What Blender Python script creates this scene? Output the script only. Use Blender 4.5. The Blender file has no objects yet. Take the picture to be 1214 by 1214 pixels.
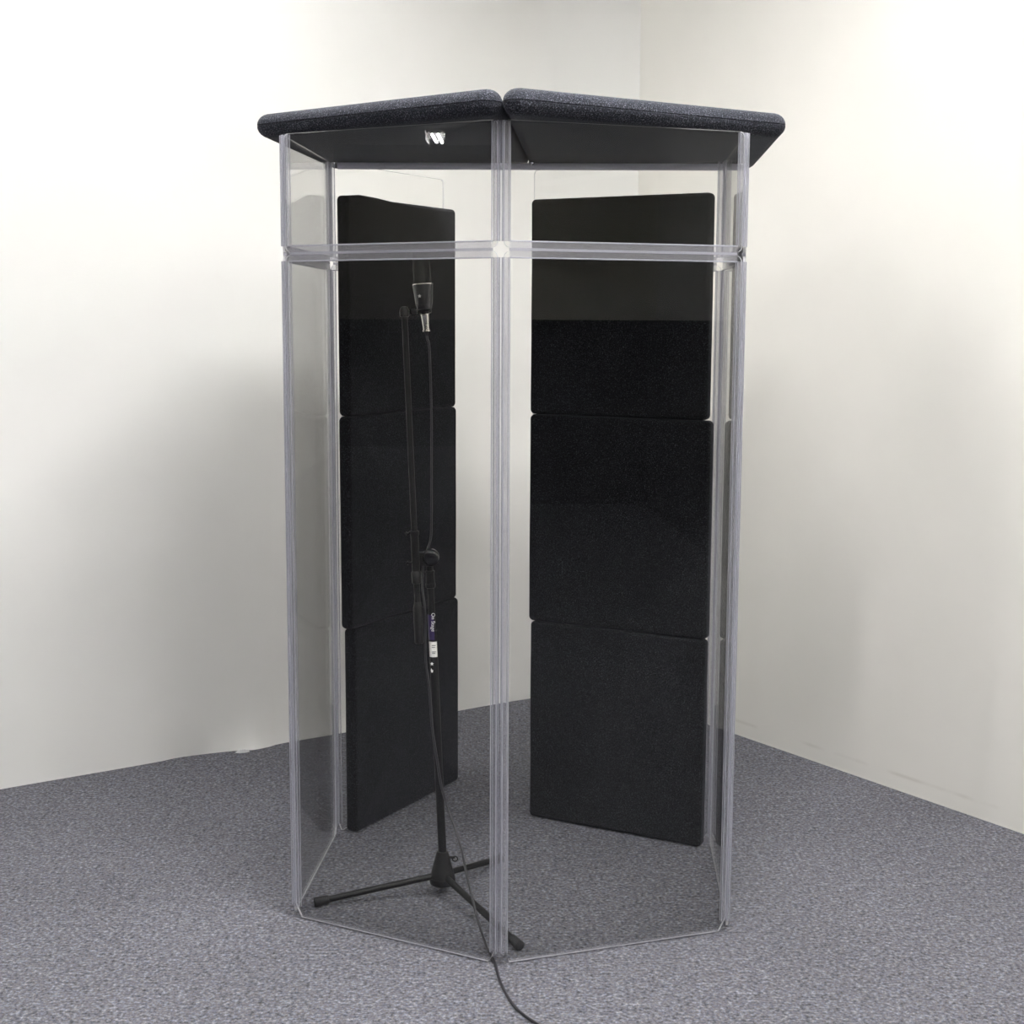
import bpy, bmesh, math, random
from mathutils import Vector, Matrix, noise
random.seed(4)
PI = math.pi
sc = bpy.context.scene
COL = sc.collection

# ------------------------------------------------------------ helpers
def tag(o, label=None, cat=None, group=None, kind=None):
    if label: o['label'] = label
    if cat: o['category'] = cat
    if group: o['group'] = group
    if kind: o['kind'] = kind
    return o

def obj(name, bm, mat, parent=None, smooth=True, M=None):
    me = bpy.data.meshes.new(name)
    if M is not None: bm.transform(M)
    bmesh.ops.recalc_face_normals(bm, faces=bm.faces)
    bm.to_mesh(me); bm.free()
    for m in (mat if isinstance(mat, (list, tuple)) else [mat]): me.materials.append(m)
    if smooth:
        for p in me.polygons: p.use_smooth = True
        me.set_sharp_from_angle(angle=math.radians(38))
    o = bpy.data.objects.new(name, me); COL.objects.link(o)
    if parent: o.parent = parent; o.matrix_parent_inverse = Matrix.Translation(-parent.location) if parent.type == 'EMPTY' else Matrix.Identity(4)
    return o

def empty(name, loc):
    o = bpy.data.objects.new(name, None); COL.objects.link(o); o.location = loc
    o.empty_display_size = .05
    return o

def box(bm, lo, hi, M=None, mi=0):
    r = bmesh.ops.create_cube(bm, size=1)
    c = [(a+b)/2 for a, b in zip(lo, hi)]; s = [b-a for a, b in zip(lo, hi)]
    T = Matrix.Translation(c) @ Matrix.Diagonal((*s, 1))
    if M is not None: T = M @ T
    bmesh.ops.transform(bm, matrix=T, verts=r['verts'])
    for v in r['verts']:
        for f in v.link_faces: f.material_index = mi

def frame_for(d):
    d = Vector(d).normalized()
    a = Vector((0, 0, 1)) if abs(d.z) < .9 else Vector((0, 1, 0))
    x = a.cross(d).normalized(); y = d.cross(x)
    return x, y, d

def tube(bm, pts, r, seg=12, caps=True, mi=0):
    pts = [Vector(p) for p in pts]
    rr = r if isinstance(r, (list, tuple)) else [r]*len(pts)
    rings = []; x = None
    for i, p in enumerate(pts):
        d = (pts[min(i+1, len(pts)-1)] - pts[max(i-1, 0)]).normalized()
        if x is None: x, y, _ = frame_for(d)
        else:
            x = (x - d*x.dot(d)).normalized()
        y = d.cross(x)
        rings.append([bm.verts.new(p + (x*math.cos(2*PI*k/seg) + y*math.sin(2*PI*k/seg))*rr[i]) for k in range(seg)])
    for a, b in zip(rings, rings[1:]):
        for k in range(seg):
            f = bm.faces.new((a[k], a[(k+1) % seg], b[(k+1) % seg], b[k])); f.material_index = mi
    if caps:
        for q in (rings[0][::-1], rings[-1]):
            f = bm.faces.new(q); f.material_index = mi

def lathe(bm, p0, axis, prof, seg=24, mi=0):
    # prof: list of (distance along axis, radius)
    x, y, d = frame_for(axis); p0 = Vector(p0); rings = []
    for h, r in prof:
        rings.append([bm.verts.new(p0 + d*h + (x*math.cos(2*PI*k/seg) + y*math.sin(2*PI*k/seg))*max(r, 1e-4)) for k in range(seg)])
    for a, b in zip(rings, rings[1:]):
        for k in range(seg):
            f = bm.faces.new((a[k], a[(k+1) % seg], b[(k+1) % seg], b[k])); f.material_index = mi
    for q in (rings[0][::-1], rings[-1]):
        f = bm.faces.new(q); f.material_index = mi

def spline(pts, n=8):
    P = [Vector(p) for p in pts]; out = []
    for i in range(len(P)-1):
        a, b, c, d = P[max(i-1, 0)], P[i], P[i+1], P[min(i+2, len(P)-1)]
        for k in range(n):
            t = k/n
            out.append(.5*((2*b) + (c-a)*t + (2*a-5*b+4*c-d)*t*t + (3*b-a-3*c+d)*t**3))
    out.append(P[-1]); return out

def round_poly(poly, rad, seg=6):
    out = []; n = len(poly)
    rads = rad if isinstance(rad, (list, tuple)) else [rad]*n
    for i in range(n):
        p, a, b = Vector(poly[i]), Vector(poly[i-1]), Vector(poly[(i+1) % n]); r = rads[i]
        if r <= 0: out.append(p); continue
        u, v = (a-p).normalized(), (b-p).normalized()
        ang = u.angle(v); t = r/math.tan(ang/2)
        c = p + (u+v).normalized()*(r/math.sin(ang/2))
        s, e = p+u*t-c, p+v*t-c
        for k in range(seg+1):
            w = k/seg; d = s*(1-w)+e*w
            out.append(c + d.normalized()*r)
    return out

def prism(bm, poly, z0, z1, M=None, side_mi=0):
    lo = [bm.verts.new((p[0], p[1], z0)) for p in poly]; hi = [bm.verts.new((p[0], p[1], z1)) for p in poly]
    bm.faces.new(lo[::-1]); bm.faces.new(hi)
    n = len(poly)
    for i in range(n):
        f = bm.faces.new((lo[i], lo[(i+1) % n], hi[(i+1) % n], hi[i])); f.material_index = side_mi
    if M is not None: bmesh.ops.transform(bm, matrix=M, verts=lo+hi)

def felt_slab(poly, t, corner, rim, rz, seam=False, seed=0, amp=.0025, step=.02):
    """upholstered slab in the xy plane, z -t/2..t/2, with soft rounded rims"""
    bm = bmesh.new()
    out = round_poly(poly, corner, 7); pts = []
    n = len(out)
    for i in range(n):
        a, b = out[i], out[(i+1) % n]; L = (b-a).length; m = max(1, int(L/step))
        for k in range(m): pts.append(a.lerp(b, k/m))
    n = len(pts); nor = []
    for i in range(n):
        d = (pts[(i+1) % n]-pts[i-1]).normalized(); nor.append(Vector((-d.y, d.x)))
    q = []
    for i in range(n):
        w = noise.noise(Vector((pts[i].x*5+seed*7.1, pts[i].y*5, seed)))
        q.append(pts[i] + nor[i]*(amp*(w+.3)*(.08 if abs(nor[i].y) > .97 and not seam else 1)))
    prof = []
    K = 6
    for k in range(K+1):
        a = -PI/2 + k*(PI/2)/K
        prof.append((rim*(1-math.cos(a)), -t/2+rz*(1+math.sin(a))))
    if seam: prof += [(0, -.0018), (.0028, 0), (0, .0018)]
    prof += [(i, -z) for i, z in reversed(prof[:K+1])]
    rings = [[bm.verts.new((q[i].x+nor[i].x*a, q[i].y+nor[i].y*a, z)) for i in range(n)] for a, z in prof]
    for A, B in zip(rings, rings[1:]):
        for i in range(n): bm.faces.new((A[i], A[(i+1) % n], B[(i+1) % n], B[i]))
    for r in (rings[0][::-1], rings[-1]):
        c = bm.verts.new(sum((v.co for v in r), Vector())/n)
        for i in range(n): bm.faces.new((r[i], r[(i+1) % n], c))
    return bm

# ------------------------------------------------------------ materials
def new_mat(name):
    m = bpy.data.materials.new(name); m.use_nodes = True; nt = m.node_tree
    for n in list(nt.nodes): nt.nodes.remove(n)
    o = nt.nodes.new('ShaderNodeOutputMaterial'); return m, nt, o
def N(nt, t, **k):
    n = nt.nodes.new(t)
    for a, b in k.items():
        if a in n.inputs.keys() if hasattr(n.inputs, 'keys') else False: n.inputs[a].default_value = b
        else: setattr(n, a, b)
    return n
def ramp(nt, stops):
    r = nt.nodes.new('ShaderNodeValToRGB'); e = r.color_ramp.elements
    while len(e) < len(stops): e.new(.5)
    for x, (p, c) in zip(e, stops):
        x.position = p; x.color = (*c, 1) if len(c) == 3 else c
    return r
def coords(nt, scale=1.0, kind='Object'):
    t = N(nt, 'ShaderNodeTexCoord'); m = N(nt, 'ShaderNodeMapping')
    m.inputs['Scale'].default_value = (scale,)*3 if not isinstance(scale, tuple) else scale
    nt.links.new(t.outputs[kind], m.inputs['Vector']); return m.outputs[0]
def simple(name, col, rough=.5, metal=0., spec=.5, bump=0, bscale=300, coat=0):
    m, nt, o = new_mat(name); p = N(nt, 'ShaderNodeBsdfPrincipled')
    p.inputs['Roughness'].default_value = rough; p.inputs['Metallic'].default_value = metal
    p.inputs['Specular IOR Level'].default_value = spec; p.inputs['Coat Weight'].default_value = coat
    v = coords(nt); nz = N(nt, 'ShaderNodeTexNoise'); nz.inputs['Scale'].default_value = bscale
    nt.links.new(v, nz.inputs['Vector'])
    r = ramp(nt, [(.35, tuple(c*.88 for c in col)), (.65, tuple(min(1, c*1.1) for c in col))])
    nt.links.new(nz.outputs['Fac'], r.inputs[0]); nt.links.new(r.outputs[0], p.inputs['Base Color'])
    if bump:
        b = N(nt, 'ShaderNodeBump'); b.inputs['Strength'].default_value = bump; b.inputs['Distance'].default_value = .001
        nt.links.new(nz.outputs['Fac'], b.inputs['Height']); nt.links.new(b.outputs[0], p.inputs['Normal'])
    nt.links.new(p.outputs[0], o.inputs[0]); return m

def schlick(nt, f0, mx=1.0):
    g = N(nt, 'ShaderNodeNewGeometry')
    d = N(nt, 'ShaderNodeVectorMath', operation='DOT_PRODUCT')
    nt.links.new(g.outputs['Incoming'], d.inputs[0]); nt.links.new(g.outputs['Normal'], d.inputs[1])
    a = N(nt, 'ShaderNodeMath', operation='ABSOLUTE'); nt.links.new(d.outputs['Value'], a.inputs[0])
    s = N(nt, 'ShaderNodeMath', operation='SUBTRACT'); s.inputs[0].default_value = 1; nt.links.new(a.outputs[0], s.inputs[1])
    p = N(nt, 'ShaderNodeMath', operation='POWER'); p.inputs[1].default_value = 5; nt.links.new(s.outputs[0], p.inputs[0])
    m = N(nt, 'ShaderNodeMath', operation='MULTIPLY_ADD'); m.inputs[1].default_value = mx-f0; m.inputs[2].default_value = f0
    nt.links.new(p.outputs[0], m.inputs[0]); return m.outputs[0]

def clear_sheet(name, tint, f0, rough=.0, diff=0., diffcol=(.8, .8, .85), mx=1.0):
    m, nt, o = new_mat(name)
    t = N(nt, 'ShaderNodeBsdfTransparent'); t.inputs[0].default_value = (*tint, 1)
    g = N(nt, 'ShaderNodeBsdfGlossy'); g.inputs['Roughness'].default_value = rough
    mx_ = N(nt, 'ShaderNodeMixShader'); nt.links.new(schlick(nt, f0, mx), mx_.inputs[0])
    last = t.outputs[0]
    if diff:
        d = N(nt, 'ShaderNodeBsdfDiffuse'); d.inputs[0].default_value = (*diffcol, 1)
        l = N(nt, 'ShaderNodeBsdfTranslucent'); l.inputs[0].default_value = (*diffcol, 1)
        h = N(nt, 'ShaderNodeMixShader'); h.inputs[0].default_value = .5
        nt.links.new(d.outputs[0], h.inputs[1]); nt.links.new(l.outputs[0], h.inputs[2])
        w = N(nt, 'ShaderNodeMixShader'); w.inputs[0].default_value = diff
        nt.links.new(last, w.inputs[1]); nt.links.new(h.outputs[0], w.inputs[2]); last = w.outputs[0]
    nt.links.new(last, mx_.inputs[1]); nt.links.new(g.outputs[0], mx_.inputs[2])
    nt.links.new(mx_.outputs[0], o.inputs[0]); return m

acrylic = clear_sheet('clear_acrylic', (.988, .988, .984), .025)
acrylic_edge = clear_sheet('polished_acrylic_edge', (.95, .95, .97), .08, .15, .7, (.92, .92, .95))
vinyl = clear_sheet('clear_vinyl_extrusion', (.975, .975, .985), .05, .12, .09, (.84, .84, .91), .8)
vinyl_rib = clear_sheet('vinyl_rib', (.90, .90, .94), .10, .15, .30, (.86, .86, .93), .8)
vinyl_bar = clear_sheet('vinyl_bar', (.8, .8, .86), .14, .15, .7, (.85, .84, .94), .8)

def felt(name, lo, hi, speck):
    m, nt, o = new_mat(name); p = N(nt, 'ShaderNodeBsdfPrincipled'); v = coords(nt)
    a = N(nt, 'ShaderNodeTexNoise'); a.inputs['Scale'].default_value = 340; a.inputs['Detail'].default_value = 3
    b = N(nt, 'ShaderNodeTexNoise'); b.inputs['Scale'].default_value = 700; b.inputs['Detail'].default_value = 1
    c = N(nt, 'ShaderNodeTexNoise'); c.inputs['Scale'].default_value = 9; c.inputs['Detail'].default_value = 3
    for x in (a, b, c): nt.links.new(v, x.inputs['Vector'])
    r = ramp(nt, [(.38, lo), (.55, hi), (.74, speck)])
    nt.links.new(a.outputs['Fac'], r.inputs[0])
    r2 = ramp(nt, [(.3, (.82,)*3), (.7, (1.12, 1.12, 1.12))]); nt.links.new(c.outputs['Fac'], r2.inputs[0])
    mm = N(nt, 'ShaderNodeMix', data_type='RGBA', blend_type='MULTIPLY'); mm.inputs[0].default_value = 1
    nt.links.new(r.outputs[0], mm.inputs[6]); nt.links.new(r2.outputs[0], mm.inputs[7])
    nt.links.new(mm.outputs[2], p.inputs['Base Color'])
    p.inputs['Roughness'].default_value = .95; p.inputs['Specular IOR Level'].default_value = .1
    p.inputs['Sheen Weight'].default_value = .12; p.inputs['Sheen Tint'].default_value = (.6, .62, .72, 1)
    bp = N(nt, 'ShaderNodeBump'); bp.inputs['Strength'].default_value = .6; bp.inputs['Distance'].default_value = .0015
    nt.links.new(a.outputs['Fac'], bp.inputs['Height']); nt.links.new(bp.outputs[0], p.inputs['Normal'])
    nt.links.new(p.outputs[0], o.inputs[0]); return m
felt_dark = felt('charcoal_felt', (.0020, .0021, .0025), (.0070, .0073, .0086), (.045, .046, .052))
felt_lid = felt('heathered_charcoal_felt', (.008, .0085, .011), (.022, .0235, .031), (.14, .145, .175))

def carpet():
    m, nt, o = new_mat('grey_loop_carpet'); p = N(nt, 'ShaderNodeBsdfPrincipled'); v = coords(nt)
    a = N(nt, 'ShaderNodeTexNoise'); a.inputs['Scale'].default_value = 105; a.inputs['Detail'].default_value = 4; a.inputs['Roughness'].default_value = .68
    b = N(nt, 'ShaderNodeTexNoise'); b.inputs['Scale'].default_value = 34; b.inputs['Detail'].default_value = 3
    c = N(nt, 'ShaderNodeTexNoise'); c.inputs['Scale'].default_value = 190; c.inputs['Detail'].default_value = 2
    g = N(nt, 'ShaderNodeTexNoise'); g.inputs['Scale'].default_value = 2.2; g.inputs['Detail'].default_value = 2
    for x in (a, b, c, g): nt.links.new(v, x.inputs['Vector'])
    r = ramp(nt, [(.31, (.032, .032, .036)), (.47, (.101, .101, .115)), (.58, (.152, .152, .174)), (.72, (.30, .30, .335))])
    ad = N(nt, 'ShaderNodeMath', operation='MULTIPLY_ADD'); ad.inputs[1].default_value = .22; 
    sb = N(nt, 'ShaderNodeMath', operation='SUBTRACT'); sb.inputs[1].default_value = .5
    nt.links.new(b.outputs['Fac'], sb.inputs[0]); nt.links.new(sb.outputs[0], ad.inputs[0]); nt.links.new(a.outputs['Fac'], ad.inputs[2])
    nt.links.new(ad.outputs[0], r.inputs[0])
    tint = ramp(nt, [(.36, (1.05, .99, .88)), (.5, (1, 1, 1)), (.66, (.9, .97, 1.1))]); nt.links.new(c.outputs['Color'], tint.inputs[0])
    mm = N(nt, 'ShaderNodeMix', data_type='RGBA', blend_type='MULTIPLY'); mm.inputs[0].default_value = 1
    nt.links.new(r.outputs[0], mm.inputs[6]); nt.links.new(tint.outputs[0], mm.inputs[7])
    lg = ramp(nt, [(.3, (.93,)*3), (.7, (1.06,)*3)]); nt.links.new(g.outputs['Fac'], lg.inputs[0])
    m2 = N(nt, 'ShaderNodeMix', data_type='RGBA', blend_type='MULTIPLY'); m2.inputs[0].default_value = 1
    nt.links.new(mm.outputs[2], m2.inputs[6]); nt.links.new(lg.outputs[0], m2.inputs[7])
    nt.links.new(m2.outputs[2], p.inputs['Base Color'])
    p.inputs['Roughness'].default_value = .97; p.inputs['Specular IOR Level'].default_value = .08
    bp = N(nt, 'ShaderNodeBump'); bp.inputs['Strength'].default_value = .6; bp.inputs['Distance'].default_value = .003
    nt.links.new(a.outputs['Fac'], bp.inputs['Height']); nt.links.new(bp.outputs[0], p.inputs['Normal'])
    nt.links.new(p.outputs[0], o.inputs[0]); return m
carpet_m = carpet()

def wallpaint(name, col, scuff=False):
    m, nt, o = new_mat(name); p = N(nt, 'ShaderNodeBsdfPrincipled'); v = coords(nt)
    a = N(nt, 'ShaderNodeTexNoise'); a.inputs['Scale'].default_value = 2.3; a.inputs['Detail'].default_value = 4
    w = N(nt, 'ShaderNodeTexNoise'); w.inputs['Scale'].default_value = 1; w.inputs['Detail'].default_value = 3
    v2 = coords(nt, (60, 60, 420)); nt.links.new(v2, w.inputs['Vector']); nt.links.new(v, a.inputs['Vector'])
    r = ramp(nt, [(.3, tuple(c*.975 for c in col)), (.7, tuple(min(1, c*1.02) for c in col))]); nt.links.new(a.outputs['Fac'], r.inputs[0])
    last = r.outputs[0]
    if scuff:   # a faint scuff line that runs along the wall just above the carpet
        t = N(nt, 'ShaderNodeTexCoord'); s = N(nt, 'ShaderNodeSeparateXYZ'); nt.links.new(t.outputs['Object'], s.inputs[0])
        sr = ramp(nt, [(0, (0,)*3), (.046, (0,)*3), (.052, (1,)*3), (.056, (1,)*3), (.061, (0,)*3)]); nt.links.new(s.outputs['Z'], sr.inputs[0])
        k = N(nt, 'ShaderNodeTexNoise'); k.inputs['Scale'].default_value = 6; nt.links.new(v, k.inputs['Vector'])
        kr = ramp(nt, [(.42, (0,)*3), (.62, (.35,)*3)]); nt.links.new(k.outputs['Fac'], kr.inputs[0])
        ml = N(nt, 'ShaderNodeMath', operation='MULTIPLY'); nt.links.new(sr.outputs[0], ml.inputs[0]); nt.links.new(kr.outputs[0], ml.inputs[1])
        mm = N(nt, 'ShaderNodeMix', data_type='RGBA'); nt.links.new(ml.outputs[0], mm.inputs[0]); nt.links.new(last, mm.inputs[6]); mm.inputs[7].default_value = (.45, .42, .36, 1)
        last = mm.outputs[2]
    nt.links.new(last, p.inputs['Base Color'])
    p.inputs['Roughness'].default_value = .75; p.inputs['Specular IOR Level'].default_value = .25
    bp = N(nt, 'ShaderNodeBump'); bp.inputs['Strength'].default_value = .25; bp.inputs['Distance'].default_value = .001
    nt.links.new(w.outputs['Fac'], bp.inputs['Height']); nt.links.new(bp.outputs[0], p.inputs['Normal'])
    nt.links.new(p.outputs[0], o.inputs[0]); return m
wall_m = wallpaint('cream_wall_covering', (.79, .783, .76))
wall_r = wallpaint('cream_wall_covering_scuffed', (.765, .748, .705), True)
ceil_m = wallpaint('white_ceiling_board', (.82, .82, .80))
side_m = wallpaint('dim_brown_side_wall', (.30, .28, .24))
far_m = wallpaint('tan_far_wall', (.68, .65, .56))
dark_m = wallpaint('dark_wainscot', (.035, .036, .04))
black_metal = simple('black_powder_coat', (.006, .006, .0065), .5, 0, .3, .1, 500)
black_plastic = simple('black_moulded_plastic', (.006, .006, .0065), .45, 0, .35)
black_gloss = simple('black_glossy_plastic', (.008, .008, .01), .15)
rubber = simple('black_rubber', (.02, .02, .022), .7, 0, .3)
mic_body = simple('satin_black_microphone', (.010, .0105, .014), .28, 0, .6)
mesh_m = simple('black_wire_mesh', (.004, .004, .0045), .7, 0, .3, .8, 900)
silver = simple('nickel_connector', (.72, .70, .66), .22, 1.)
chrome = simple('bright_chrome', (.85, .85, .87), .1, 1.)
cable_m = simple('dark_grey_cable', (.022, .021, .026), .4, 0, .5)
purple = simple('purple_label', (.022, .009, .07), .35)
label_black = simple('black_label', (.008, .008, .009), .3)
white_ink = simple('white_ink', (.8, .8, .8), .5)
grey_ink = simple('grey_ink', (.15, .15, .15), .5)
sticker = simple('white_sticker', (.75, .74, .71), .5)
fixture_m = simple('white_enamel', (.8, .8, .8), .4)
def emission(name, col, s):
    m, nt, o = new_mat(name); e = N(nt, 'ShaderNodeEmission'); e.inputs[0].default_value = (*col, 1); e.inputs[1].default_value = s
    nt.links.new(e.outputs[0], o.inputs[0]); return m

# ------------------------------------------------------------ the room
C = Vector((.49, 5.785)); HT = 3.6
LP = [(-.211, 5.571), (-.621, 5.264), (-.833, 5.122), (-.877, 5.075), (-.93, 5.035), (-.989, 5.025), (-1.105, 4.978), (-1.185, 4.934), (-1.264, 4.869)]
base = [Vector((.49, 5.785)), Vector((.30, 5.80)), Vector((.19, 5.79)), Vector((.076, 5.765))] + [Vector(p) for p in LP]
Lend = Vector((-13.0, -3.1))
for k in range(1, 10):
    t = (k/9)**1.6; base.append(Vector((-1.264, 4.869)).lerp(Lend, t))
def topline(p):  # the wall without the bulge at its foot
    x = p.x
    if x > -.2: return p
    if x < -1.264: return p
    return Vector((x, 5.571 + (x+.211)*(5.571-4.869)/(1.053)))
bm = bmesh.new()
zs = [0, .01, .03, .06, .1, .16, .24, .35, .5, .8, 1.2, 1.8, 2.4, 3.0, HT]
bs = [Vector((v.x, v.y)) for v in spline([(p.x, p.y, 0) for p in base], 3)]
grid = []
for p in bs:
    T = topline(p); grid.append([bm.verts.new((*(T.lerp(p, math.exp(-z/.10))), z)) for z in zs])
for A, B in zip(grid, grid[1:]):
    for i in range(len(zs)-1): bm.faces.new((A[i], A[i+1], B[i+1], B[i]))
tag(obj('wall_left', bm, wall_m), 'cream wall behind the booth running left from the corner', kind='structure')
dR = (Vector((1.226, 4.697))-C).normalized()
Rend = C + dR*10.5
Fend = Lend + dR*10.5
def wallstrip(name, a, b, mat, z0=0, z1=HT, th=.08):
    bm = bmesh.new(); a = Vector(a); b = Vector(b); d = (b-a).normalized(); n = Vector((-d.y, d.x))*th
    prism(bm, [a, b, b+n, a+n], z0, z1)
    return tag(obj(name, bm, mat, smooth=False), kind='structure')
wallstrip('wall_right', Rend, C, wall_r, th=-.08)
Q = C + dR*4.6; nR = Vector((-dR.y, dR.x))*.07
wallstrip('trim_4', Rend-nR, Q-nR, dark_m, 0, 1.54, -.06)
wallstrip('wall_front', Rend, Fend, far_m, 1.54)
wallstrip('trim_1', Rend, Fend, dark_m, 0, 1.54, .06)
wallstrip('wall_side', Lend, Fend, side_m, 1.54, HT, -.08)
wallstrip('trim_2', Lend, Fend, dark_m, 0, 1.54, -.06)
bm = bmesh.new(); hull = [C, Lend, Fend, Rend]
ctr = sum(hull, Vector((0, 0)))/4
big = [p + (p-ctr).normalized()*.5 for p in hull]
prism(bm, big, -.05, 0); tag(obj('floor', bm, carpet_m, smooth=False), 'grey blue flecked loop carpet', kind='structure')
bm = bmesh.new(); prism(bm, big, HT, HT+.05); tag(obj('ceiling', bm, ceil_m, smooth=False), kind='structure')
# marks on the left wall: a torn flake where the covering meets the carpet and a nail hole
bm = bmesh.new()
prism(bm, [(0, 0), (.022, -.004), (.05, .001), (.048, .008), (.03, .012), (.012, .008)], 0, .002, Matrix.Translation((-.985, 4.998, .002)) @ Matrix.Rotation(math.radians(8), 4, 'Z') @ Matrix.Rotation(PI/2, 4, 'X'))
tag(obj('trim_3', bm, white_ink, smooth=False), 'torn white flake of wall covering at the carpet', kind='structure')

# ------------------------------------------------------------ ceiling lights
def light(x, y, ang, s, label, k=1.):
    t = empty('ceiling_light', (x, y, HT)); t.rotation_euler.z = 0
    tag(t, label, 'ceiling light', 'fluorescent ceiling lights')
    M = Matrix.Translation((x, y, HT)) @ Matrix.Rotation(ang, 4, 'Z') @ Matrix.Diagonal((k, 1, 1, 1))
    bm = bmesh.new(); box(bm, (-.62, -.11, -.035), (.62, .11, 0), M); box(bm, (-.62, -.115, -.124), (.62, -.109, 0), M); box(bm, (-.62, .109, -.124), (.62, .115, 0), M);  # side skirts made deep to keep lamp light off the wall tops
    for e in (-.62, .6): box(bm, (e, -.06, -.05), (e+.02, .06, -.035), M)
    obj('housing', bm, fixture_m, t, False)
    for s_ in (-.032, .032):
        bm = bmesh.new(); tube(bm, [M @ Vector((-.598, s_, -.07)), M @ Vector((.598, s_, -.07))], .016, 8)
        obj('tube_lamp', bm, emission('fluorescent_tube', (1, .99, .97), 60*s), t)
LA = math.atan2(-.6, -.8)
light(.45, 2.7, LA, 1.3, 'twin tube ceiling light above the carpet in front of the booth')
light(-2.0, 1.2, LA, .8, 'added twin tube fill light to the side of the camera')  # added fill that lowers the contrast, no known fixture here
light(2.0, 1.2, LA, 1.15, 'added twin tube fill light by the scuffed wall')  # invented fixture, lifts the lower right wall
light(.0, -.8, LA, 1.15, 'added twin tube fill light behind the camera')  # unseen fill added behind the view to soften the contrast
light(-.9, 4.0, LA, .42, 'added dimmer twin tube fill light between the booth and the left wall')  # put in to brighten the wall behind the booth, not a known fixture
light(3.4, -2.6, LA, 1, 'added twin tube fill light further along the scuffed wall')  # added so the far walls reflect brighter in the acrylic
light(-11.3, -3.5, LA-.02, 1, 'short twin tube ceiling light mirrored in the left front acrylic panel', .55)

# ------------------------------------------------------------ the booth
H = 1.981; J = 1.6965
P = {0: (-.028, 3.298), 1: (-.562, 3.578), 2: (.553, 3.498), 3: (-.524, 4.184), 4: (.592, 4.113), 5: (-.225, 4.710), 6: (.063, 4.400)}
P = {k: Vector(v) for k, v in P.items()}
booth = empty('acrylic_booth', (0.02, 3.9, 0))
tag(booth, 'tall clear acrylic screen booth of six hinged panels standing on the carpet', 'booth')
edges = [(0, 1), (0, 2), (1, 3), (2, 4), (3, 5), (4, 6)]
def edge_matrix(a, b, z=0.):
    e = (b-a).normalized(); n = Vector((-e.y, e.x))
    M = Matrix(((e.x, 0, n.x, a.x), (e.y, 0, n.y, a.y), (0, 1, 0, z), (0, 0, 0, 1)))   # x along, y up, z normal
    return M, (b-a).length
TH = .0058
for a, b in edges:
    M, L = edge_matrix(P[a], P[b]); free = b in (5, 6)
    x0, x1 = .008, (L if free else L-.008)
    for (z0, z1, rr) in ((.004, J-.004, (.030, .030, .014, .014)), (J+.004, H, (.014, .014, .012, .012))):
        bm = bmesh.new()
        poly = [(x0, z0), (x1, z0), (x1, z1), (x0, z1)]
        if z0 < .1:   # bottom corners are cut off at an angle
            c = .034
            poly = [(x0+c*.55, z0), (x1-c*.55, z0), (x1, z0+c), (x1, z1), (x0, z1), (x0, z0+c)]
            rr = (.003, .003, .003, .014, .014, .003)
        prism(bm, [(p.x, p.y) for p in round_poly(poly, list(rr), 5)], -TH/2, TH/2, M, 1)
        obj('panel', bm, [acrylic, acrylic_edge], booth, False)
    bm = bmesh.new()
    for s in (-1, 1): box(bm, (.024, .0045, s*.0038-.0007), (L-.024, .0105, s*.0038+.0007), M)
    obj('edge_strip', bm, vinyl, booth, False)
    # H-shaped channel that joins the lower panel to the upper one
    bm = bmesh.new(); c0, c1 = .022, L-(.004 if free else .022)
    for s in (-1, 1):
        box(bm, (c0, J-.019, s*.0045-.0008), (c1, J+.019, s*.0045+.0008), M)
        for zz in (-.0185, .0185): tube(bm, [M @ Vector((c0, J+zz, s*.005)), M @ Vector((c1, J+zz, s*.005))], .0017, 6, mi=1)
    box(bm, (c0, J-.003, -.0045), (c1, J+.003, .0045), M, 1)
    obj('joint_channel', bm, [vinyl, vinyl_rib], booth, False)

hinges = {0: (1, 2), 1: (0, 3), 2: (0, 4), 3: (1, 5), 4: (2, 6)}
for k, (a, b) in hinges.items():
    for z0, z1 in ((.030, J-.018), (J+.018, H-.002)):
        bm = bmesh.new()
        for q in (a, b):
            M, L = edge_matrix(P[k], P[q])
            for s in (-1, 1):
                box(bm, (.0055, z0, s*.0046-.0008), (.0205, z1, s*.0046+.0008), M)
                for xx in (.0055, .0205): tube(bm, [M @ Vector((xx, z0, s*.0048)), M @ Vector((xx, z1, s*.0048))], .0014, 6, mi=1)
            box(bm, (.0045, z0, -.0046), (.0060, z1, .0046), M)
        # flexible web between the two channels
        ea = (P[a]-P[k]).normalized(); eb = (P[b]-P[k]).normalized(); m = (ea+eb).normalized()
        pa, pc, pb = P[k]+ea*.0055, P[k]-m*.0015, P[k]+eb*.0055
        n = Vector(m)*.0012
        prism(bm, [pa, pc, pb, pb+n, pc+n, pa+n], z0, z1)
        obj('hinge', bm, [vinyl, vinyl_rib], booth, False)
bm = bmesh.new()
tube(bm, [(-.500, 4.196, 1.9705), (.650, 4.196, 1.9715)], .0098, 16)
obj('support_bar', bm, vinyl_bar, booth)

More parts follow.
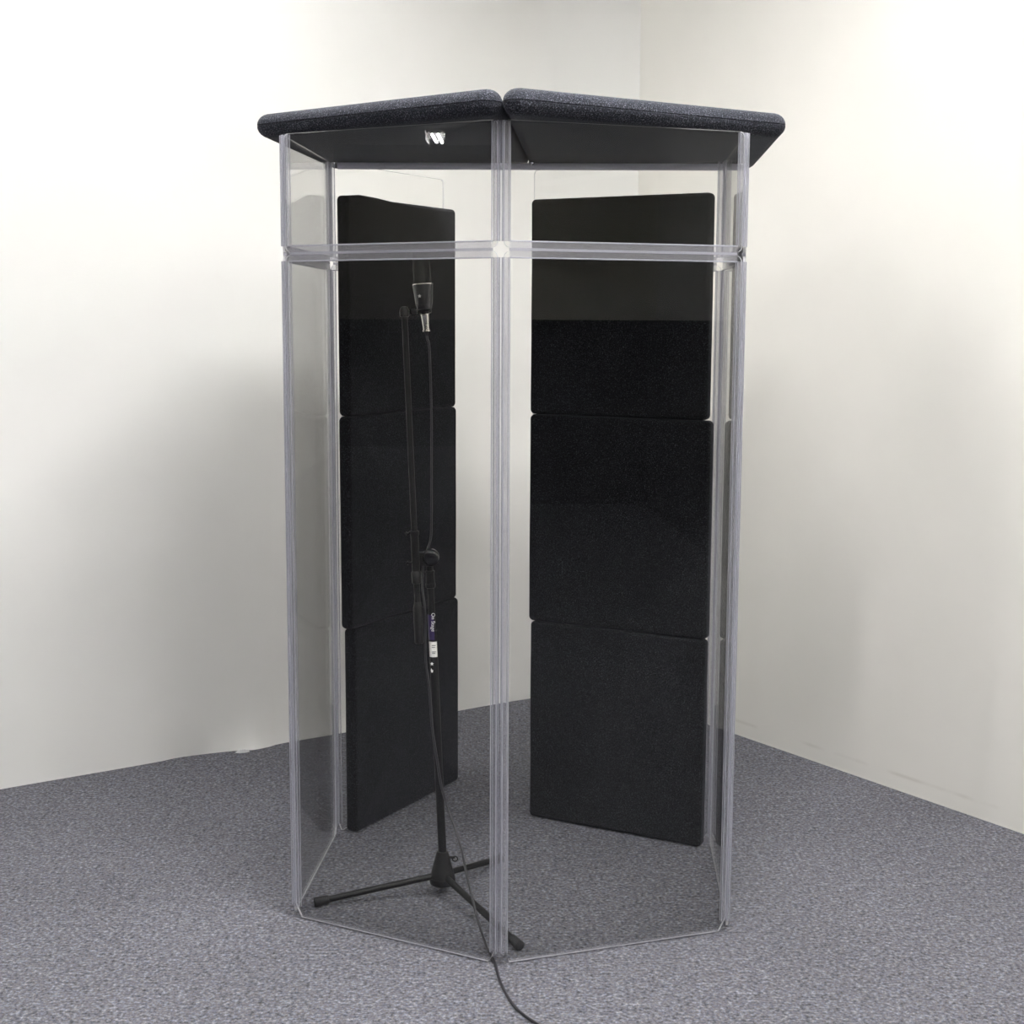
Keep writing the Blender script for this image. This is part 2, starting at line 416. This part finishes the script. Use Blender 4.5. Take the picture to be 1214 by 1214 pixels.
# ------------------------------------------------------------ lid
ZL = 1.9825; TL = .058
def lid(poly, label, seed):
    bm = felt_slab(poly, TL, .036, .032, .0275, True, seed, .0005)
    for v in bm.verts: v.co.z += ZL+TL/2
    o = obj('lid_pad', bm, felt_lid); tag(o, label, 'lid pad', 'felt lid pads on the booth')
    return o
lidL = lid([(-.0292, 3.200), (.0461, 4.40), (-.553, 4.42), (-.637, 3.652)], 'charcoal felt lid pad resting on the booth, left one with bright lamp reflection below', 1)
lidR = lid([(-.0286, 3.185), (.662, 3.598), (.716, 4.375), (.0466, 4.40)], 'charcoal felt lid pad resting on the booth, right one of the pair', 2)
bm = bmesh.new(); lathe(bm, (.052, 4.175, ZL+.001), (0, 0, -1), [(0, .008), (.004, .009), (.008, .007), (.011, .003)], 12)
obj('clip', bm, chrome, lidR)

# ------------------------------------------------------------ baffles
def baffle(a, b, e0, e1, z0, z1, side, label, seed, top=None):
    M, L = edge_matrix(P[a], P[b])
    poly = [(e0, z0), (e1, z0), (e1, z1), (e0, z1)]
    if top: poly = [(e0, z0), (e1, z0), (e1, z1)] + top
    bm = felt_slab(poly, .040, .014, .012, .012, False, seed, .0012)
    bmesh.ops.transform(bm, matrix=M @ Matrix.Translation((0, 0, side*.0315)), verts=bm.verts)
    o = obj('acoustic_baffle', bm, felt_dark); tag(o, label, 'acoustic baffle', 'black felt baffles stacked inside the booth')
    return o
baffle(3, 5, .028, .619, .0025, .6285, -1, 'black felt baffle standing on the carpet behind the microphone stand', 3)
baffle(3, 5, .013, .608, 6290e-4, 1.2584, -1, 'black felt baffle in the middle of the stack behind the microphone stand', 4)
baffle(3, 5, .015, .604, 1.2588, 1.886, -1, 'black felt baffle atop the stack behind the microphone, wavy top edge', 5, [(.25, 1.886), (.17, 1.8915), (.09, 1.894), (.015, 1.886)])
baffle(4, 6, .012, .583, 0.0025, .6240, 1, 'black felt baffle on the carpet, bottom of the wider stack', 6)
baffle(4, 6, .010, .589, .6245, 1.2575, 1, 'black felt baffle in the middle of the wider stack', 7)
baffle(4, 6, .022, .588, 1.2585, 1.892, 1, 'black felt baffle with straight top edge atop the wider stack', 8)

# ------------------------------------------------------------ microphone stand
st = empty('microphone_stand', (-.183, 3.725, 0)); tag(st, 'black boom microphone stand with three splayed legs inside the booth', 'microphone stand')
hub = Vector((-.183, 3.722, 0))
bm = bmesh.new()
lathe(bm, hub+Vector((0, 0, .030)), (0, 0, 1), [(0, .020), (.002, .030), (.006, .034), (.018, .0355), (.022, .0345), (.0222, .0335), (.088, .017), (.093, .015), (.094, .012)], 32)
obj('base', bm, black_plastic, st)
bm = bmesh.new()
kx = hub+Vector((.018, -.004, .108))
tube(bm, [kx, kx+Vector((.016, 0, 0))], .0035, 8)
tube(bm, [kx+Vector((.016+.007*math.sin(t), 0, -.004+.007*math.cos(t))) for t in [i*2*PI/14 for i in range(15)]], .002, 6, False)
obj('base_knob', bm, black_plastic, st)
feet = [(-.508, 3.640), (.020, 3.382), (-.034, 3.950)]
for fx, fy in feet:
    F = Vector((fx, fy, .0145)); d = (F-hub); d.z = 0; d.normalize()
    A = hub+d*.024; A.z = .056
    D = (F-A).normalized()
    lg = bmesh.new(); tube(lg, [A, A+D*.02, F-D*.01], .0088, 14)
    lo = obj('leg', lg, black_metal, st)
    ft = bmesh.new(); lathe(ft, F-D*.030, D, [(0, .0095), (.002, .0115), (.012, .0118), (.034, .0132), (.038, .0128), (.040, .010)], 18)
    f = obj('rubber_foot', ft, rubber); f.parent = lo
top = Vector((-.2145, 3.720, .900))
bot = hub+Vector((0, 0, .12))
bm = bmesh.new(); tube(bm, [bot, bot.lerp(top, .78)], .0112, 18); obj('lower_pole', bm, black_metal, st)
bm = bmesh.new(); tube(bm, [bot.lerp(top, .74), top], .0088, 16); obj('upper_pole', bm, black_metal, st)
ax = (top-bot).normalized()
bm = bmesh.new(); lathe(bm, bot.lerp(top, .925), ax, [(0, .0095), (.002, .0125), (.012, .0135), (.014, .0118), (.040, .0112), (.042, .0125), (.046, .012), (.048, .008)], 20)
obj('height_clutch', bm, black_plastic, st)
# boom
b0, b1 = Vector((-.2405, 3.690, .700)), Vector((-.2755, 3.700, 1.556))
bd = (b1-b0).normalized()
bm = bmesh.new(); tube(bm, [b0, b1], .0078, 16); obj('boom', bm, black_metal, st)
bm = bmesh.new(); lathe(bm, b0, bd, [(0, .009), (.003, .0118), (.095, .0122), (.100, .0105), (.108, .009), (.110, .008)], 20); obj('counterweight', bm, black_plastic, st)
bm = bmesh.new(); q = b0+bd*.158; lathe(bm, q, bd, [(0, .009), (.003, .0125), (.030, .0130), (.034, .010), (.050, .0105), (.125, .0105), (.130, .0125), (.138, .0125), (.140, .008)], 20)
obj('boom_sleeve', bm, black_plastic, st)
for zz, w in ((.292, .014), (.215, .010)):
    bm = bmesh.new(); q = b0+bd*zz
    tube(bm, [q+Vector((-.008, -.004, 0)), q+Vector((-.020, -.006, -.001))], .0032, 8)
    lathe(bm, q+Vector((-.020, -.006, -.001)), (-1, 0, 0), [(0, .004), (.001, .006), (.004, .006), (.005, .003)], 10)
    obj('thumb_screw', bm, black_gloss, st)
kc = Vector((-.2110, 3.720, .926))
bm = bmesh.new(); lathe(bm, kc+Vector((-.001, .014, 0)), (0, -1, 0), [(0, .014), (.002, .018), (.022, .018), (.024, .016)], 24)
box(bm, (-.252, 3.695, .905), (-.212, 3.725, .938)); obj('boom_clamp', bm, black_plastic, st)
bm = bmesh.new(); lathe(bm, kc+Vector((0, -.008, 0)), (0, -1, 0), [(0, .018), (.003, .0225), (.014, .0225), (.018, .020), (.021, .012), (.022, .002)], 28)
obj('clamp_knob', bm, black_gloss, st)
# head of the boom and swivel
bm = bmesh.new(); lathe(bm, b1-bd*.012, bd, [(0, .0085), (.002, .0120), (.016, .0125), (.026, .0085), (.027, .004)], 10); obj('boom_head', bm, black_plastic, st)
bm = bmesh.new(); tube(bm, [b1+Vector((0, 0, -.004)), (-.252, 3.714, 1.558), (-.236, 3.720, 1.562)], .006, 10)
obj('swivel', bm, black_plastic, st)
bm = bmesh.new(); lathe(bm, (-.2520, 3.712, 1.5585), (0, -1, 0), [(0, .008), (.003, .0098), (.010, .0098), (.012, .008), (.013, .003)], 20)
obj('swivel_knob', bm, black_gloss, st)
# printed labels wrapped round the front of the pole
def wrap(name, mat, t0, t1, a0, a1, r, parent=st, seg=8):
    bm = bmesh.new(); x = Vector((1, 0, 0)); y = Vector((0, 1, 0)); n = 6; rows = []
    for j in range(n+1):
        c = bot.lerp(top, t0+(t1-t0)*j/n); row = []
        for i in range(seg+1):
            a = math.radians(a0+(a1-a0)*i/seg)
            row.append(bm.verts.new(c+x*math.sin(a)*r-y*math.cos(a)*r))
        rows.append(row)
    for A, B in zip(rows, rows[1:]):
        for i in range(seg): bm.faces.new((A[i], A[i+1], B[i+1], B[i]))
    return obj(name, bm, mat, parent)
def tz(z): return (z-.12)/(.78)
wrap('label', purple, tz(.705), tz(.772), -75, 25, .0116)
wrap('paper_sticker', sticker, tz(.659), tz(.700), -62, 62, .0118)
for k, z in enumerate((.689, .684, .672, .668)):
    wrap('printed_line', grey_ink, tz(z), tz(z+.0022), -15, 35-8*(k % 2), .01195)
cu = bpy.data.curves.new('lettering', 'FONT'); cu.body = 'On Stage'; cu.size = .0135; cu.extrude = .0001; cu.materials.append(white_ink)
tmp = bpy.data.objects.new('lettering_outline', cu); COL.objects.link(tmp)
bpy.context.view_layer.update()
tm = bpy.data.meshes.new_from_object(tmp.evaluated_get(bpy.context.evaluated_depsgraph_get()))
bpy.data.objects.remove(tmp)
tb = bmesh.new(); tb.from_mesh(tm)
obj('lettering', tb, white_ink, st, False, Matrix.Translation((-.2095, 3.7074, .778)) @ Matrix.Rotation(PI/2, 4, 'Y') @ Matrix.Rotation(PI/2, 4, 'X'))
def star(bm, c, r, xv, yv, n, hgt=.0004):
    c = Vector(c); xv = Vector(xv); yv = Vector(yv); n = Vector(n)
    ring = []
    for k in range(10):
        a = PI/2+k*PI/5; rr = r if k % 2 == 0 else r*.42
        ring.append(c+(xv*math.cos(a)+yv*math.sin(a))*rr)
    lo = [bm.verts.new(p) for p in ring]; hi = [bm.verts.new(p+n*hgt) for p in ring]
    bm.faces.new(lo); bm.faces.new(hi)
    for i in range(10): bm.faces.new((lo[i], lo[(i+1) % 10], hi[(i+1) % 10], hi[i]))
bm = bmesh.new(); star(bm, (-.2090, 3.7086, .641), .0055, (1, 0, 0), (0, 0, 1), (0, -1, 0)); 
obj('star_mark', bm, white_ink, st, False)
bm = bmesh.new(); prism(bm, [(-.002, .006), (-.0028, 0), (-.001, -.006), (.0028, -.005), (.0032, .001), (.0012, .001)], 0, .0004, Matrix.Translation((-.2090, 3.7090, .6235)) @ Matrix.Rotation(PI/2, 4, 'X'))
obj('printed_mark', bm, white_ink, st, False)

# ------------------------------------------------------------ microphone
mc = empty('microphone', (-.229, 3.72, 1.56)); tag(mc, 'black condenser microphone with a small white star held at the boom tip', 'microphone')
m0, m1 = Vector((-.2255, 3.716, 1.5625)), Vector((-.236, 3.724, 1.712))
md = (m1-m0).normalized()
bm = bmesh.new(); lathe(bm, m0, md, [(0, .014), (.002, .0185), (.010, .0200), (.012, .0205), (.0125, .0215), (.060, .0258), (.064, .0260), (.065, .0235)], 32)
obj('body', bm, mic_body, mc)
bm = bmesh.new(); lathe(bm, m0+md*.064, md, [(0, .0262), (.0022, .0262)], 32); obj('trim_ring', bm, silver, mc)
bm = bmesh.new(); lathe(bm, m0+md*.066, md, [(0, .0225), (.002, .0228), (.070, .0215), (.078, .0195), (.084, .014), (.086, .004)], 32); obj('grille', bm, mesh_m, mc)
bm = bmesh.new(); lathe(bm, m0-md*.010, md, [(0, .011), (.002, .0165), (.008, .0178), (.011, .016)], 28); obj('swivel_ring', bm, black_gloss, mc)
sp = m0+md*.035+Vector((-.0085, -.0222, 0))
bm = bmesh.new(); star(bm, sp, .0052, Vector((.97, -.2, .05)), md, Vector((-.25, -.95, 0))); obj('star_mark', bm, simple('silver_ink', (.5, .5, .48), .4), mc, False)

# ------------------------------------------------------------ cable
cb = empty('microphone_cable', (-.22, 3.715, 0)); tag(cb, 'thin dark microphone cable trailing down the stand and out across the carpet', 'cable')
c0 = m0-md*.010; cd = Vector((.10, 0, -1)).normalized()
bm = bmesh.new(); lathe(bm, c0, cd, [(0, .0105), (.004, .0108), (.006, .0100), (.030, .0085), (.040, .0080), (.0405, .0098), (.044, .0098), (.045, .007)], 20); obj('connector', bm, silver, cb)
ce = c0+cd*.043
bm = bmesh.new(); lathe(bm, ce, cd, [(0, .007), (.006, .0045), (.012, .003)], 12); obj('strain_relief', bm, rubber, cb)
pts = [ce, ce+cd*.02, (-.2130, 3.714, 1.46), (-.2090, 3.722, 1.30), (-.2100, 3.735, 1.10), (-.2110, 3.746, 1.02), (-.2140, 3.754, .965), (-.2270, 3.750, .925), (-.2330, 3.736, .895), (-.2335, 3.712, .845),
       (-.2275, 3.703, .80), (-.2255, 3.704, .74), (-.2255, 3.704, .66), (-.2150, 3.700, .57), (-.2080, 3.700, .47), (-.1950, 3.700, .38), (-.1840, 3.700, .31), (-.1650, 3.690, .250),
       (-.1340, 3.640, .180), (-.1130, 3.560, .125), (-.0860, 3.470, .055), (-.0600, 3.392, .009), (-.0430, 3.330, .0045), (-.0340, 3.285, .0045), (-.0215, 3.192, .0045),
       (.0070, 3.088, .0045), (.0390, 3.028, .0045), (.0690, 2.985, .0045), (.13, 2.88, .0045), (.22, 2.78, .0045), (.30, 2.62, .0045), (.34, 2.35, .0045)]
bm = bmesh.new(); tube(bm, spline(pts, 8), [.0029]*100+[.0034]*(len(spline(pts, 8))-100), 10); obj('cable', bm, cable_m, cb)

# ------------------------------------------------------------ camera, world, view
cam = bpy.data.cameras.new('camera'); co = bpy.data.objects.new('camera', cam); COL.objects.link(co)
cam.sensor_width = 36; cam.sensor_fit = 'HORIZONTAL'; cam.lens = 1711/1214*36; cam.clip_start = .05
co.matrix_world = Matrix.Translation((0, 0, 1.5386)) @ Matrix.Rotation(PI/2-math.radians(7.5824), 4, 'X') @ Matrix.Rotation(math.radians(.2474), 4, 'Z')
sc.camera = co
w = bpy.data.worlds.new('world'); sc.world = w; w.use_nodes = True
w.node_tree.nodes['Background'].inputs[0].default_value = (.5, .5, .5, 1); w.node_tree.nodes['Background'].inputs[1].default_value = .1
vs = sc.view_settings; vs.view_transform = 'Standard'; vs.look = 'None'; vs.exposure = 2.12; vs.gamma = 1
cy = sc.cycles
cy.max_bounces = 10; cy.diffuse_bounces = 5; cy.glossy_bounces = 4; cy.transmission_bounces = 6; cy.transparent_max_bounces = 48
cy.caustics_reflective = False; cy.caustics_refractive = False; cy.sample_clamp_indirect = 6
cy.use_denoising = True
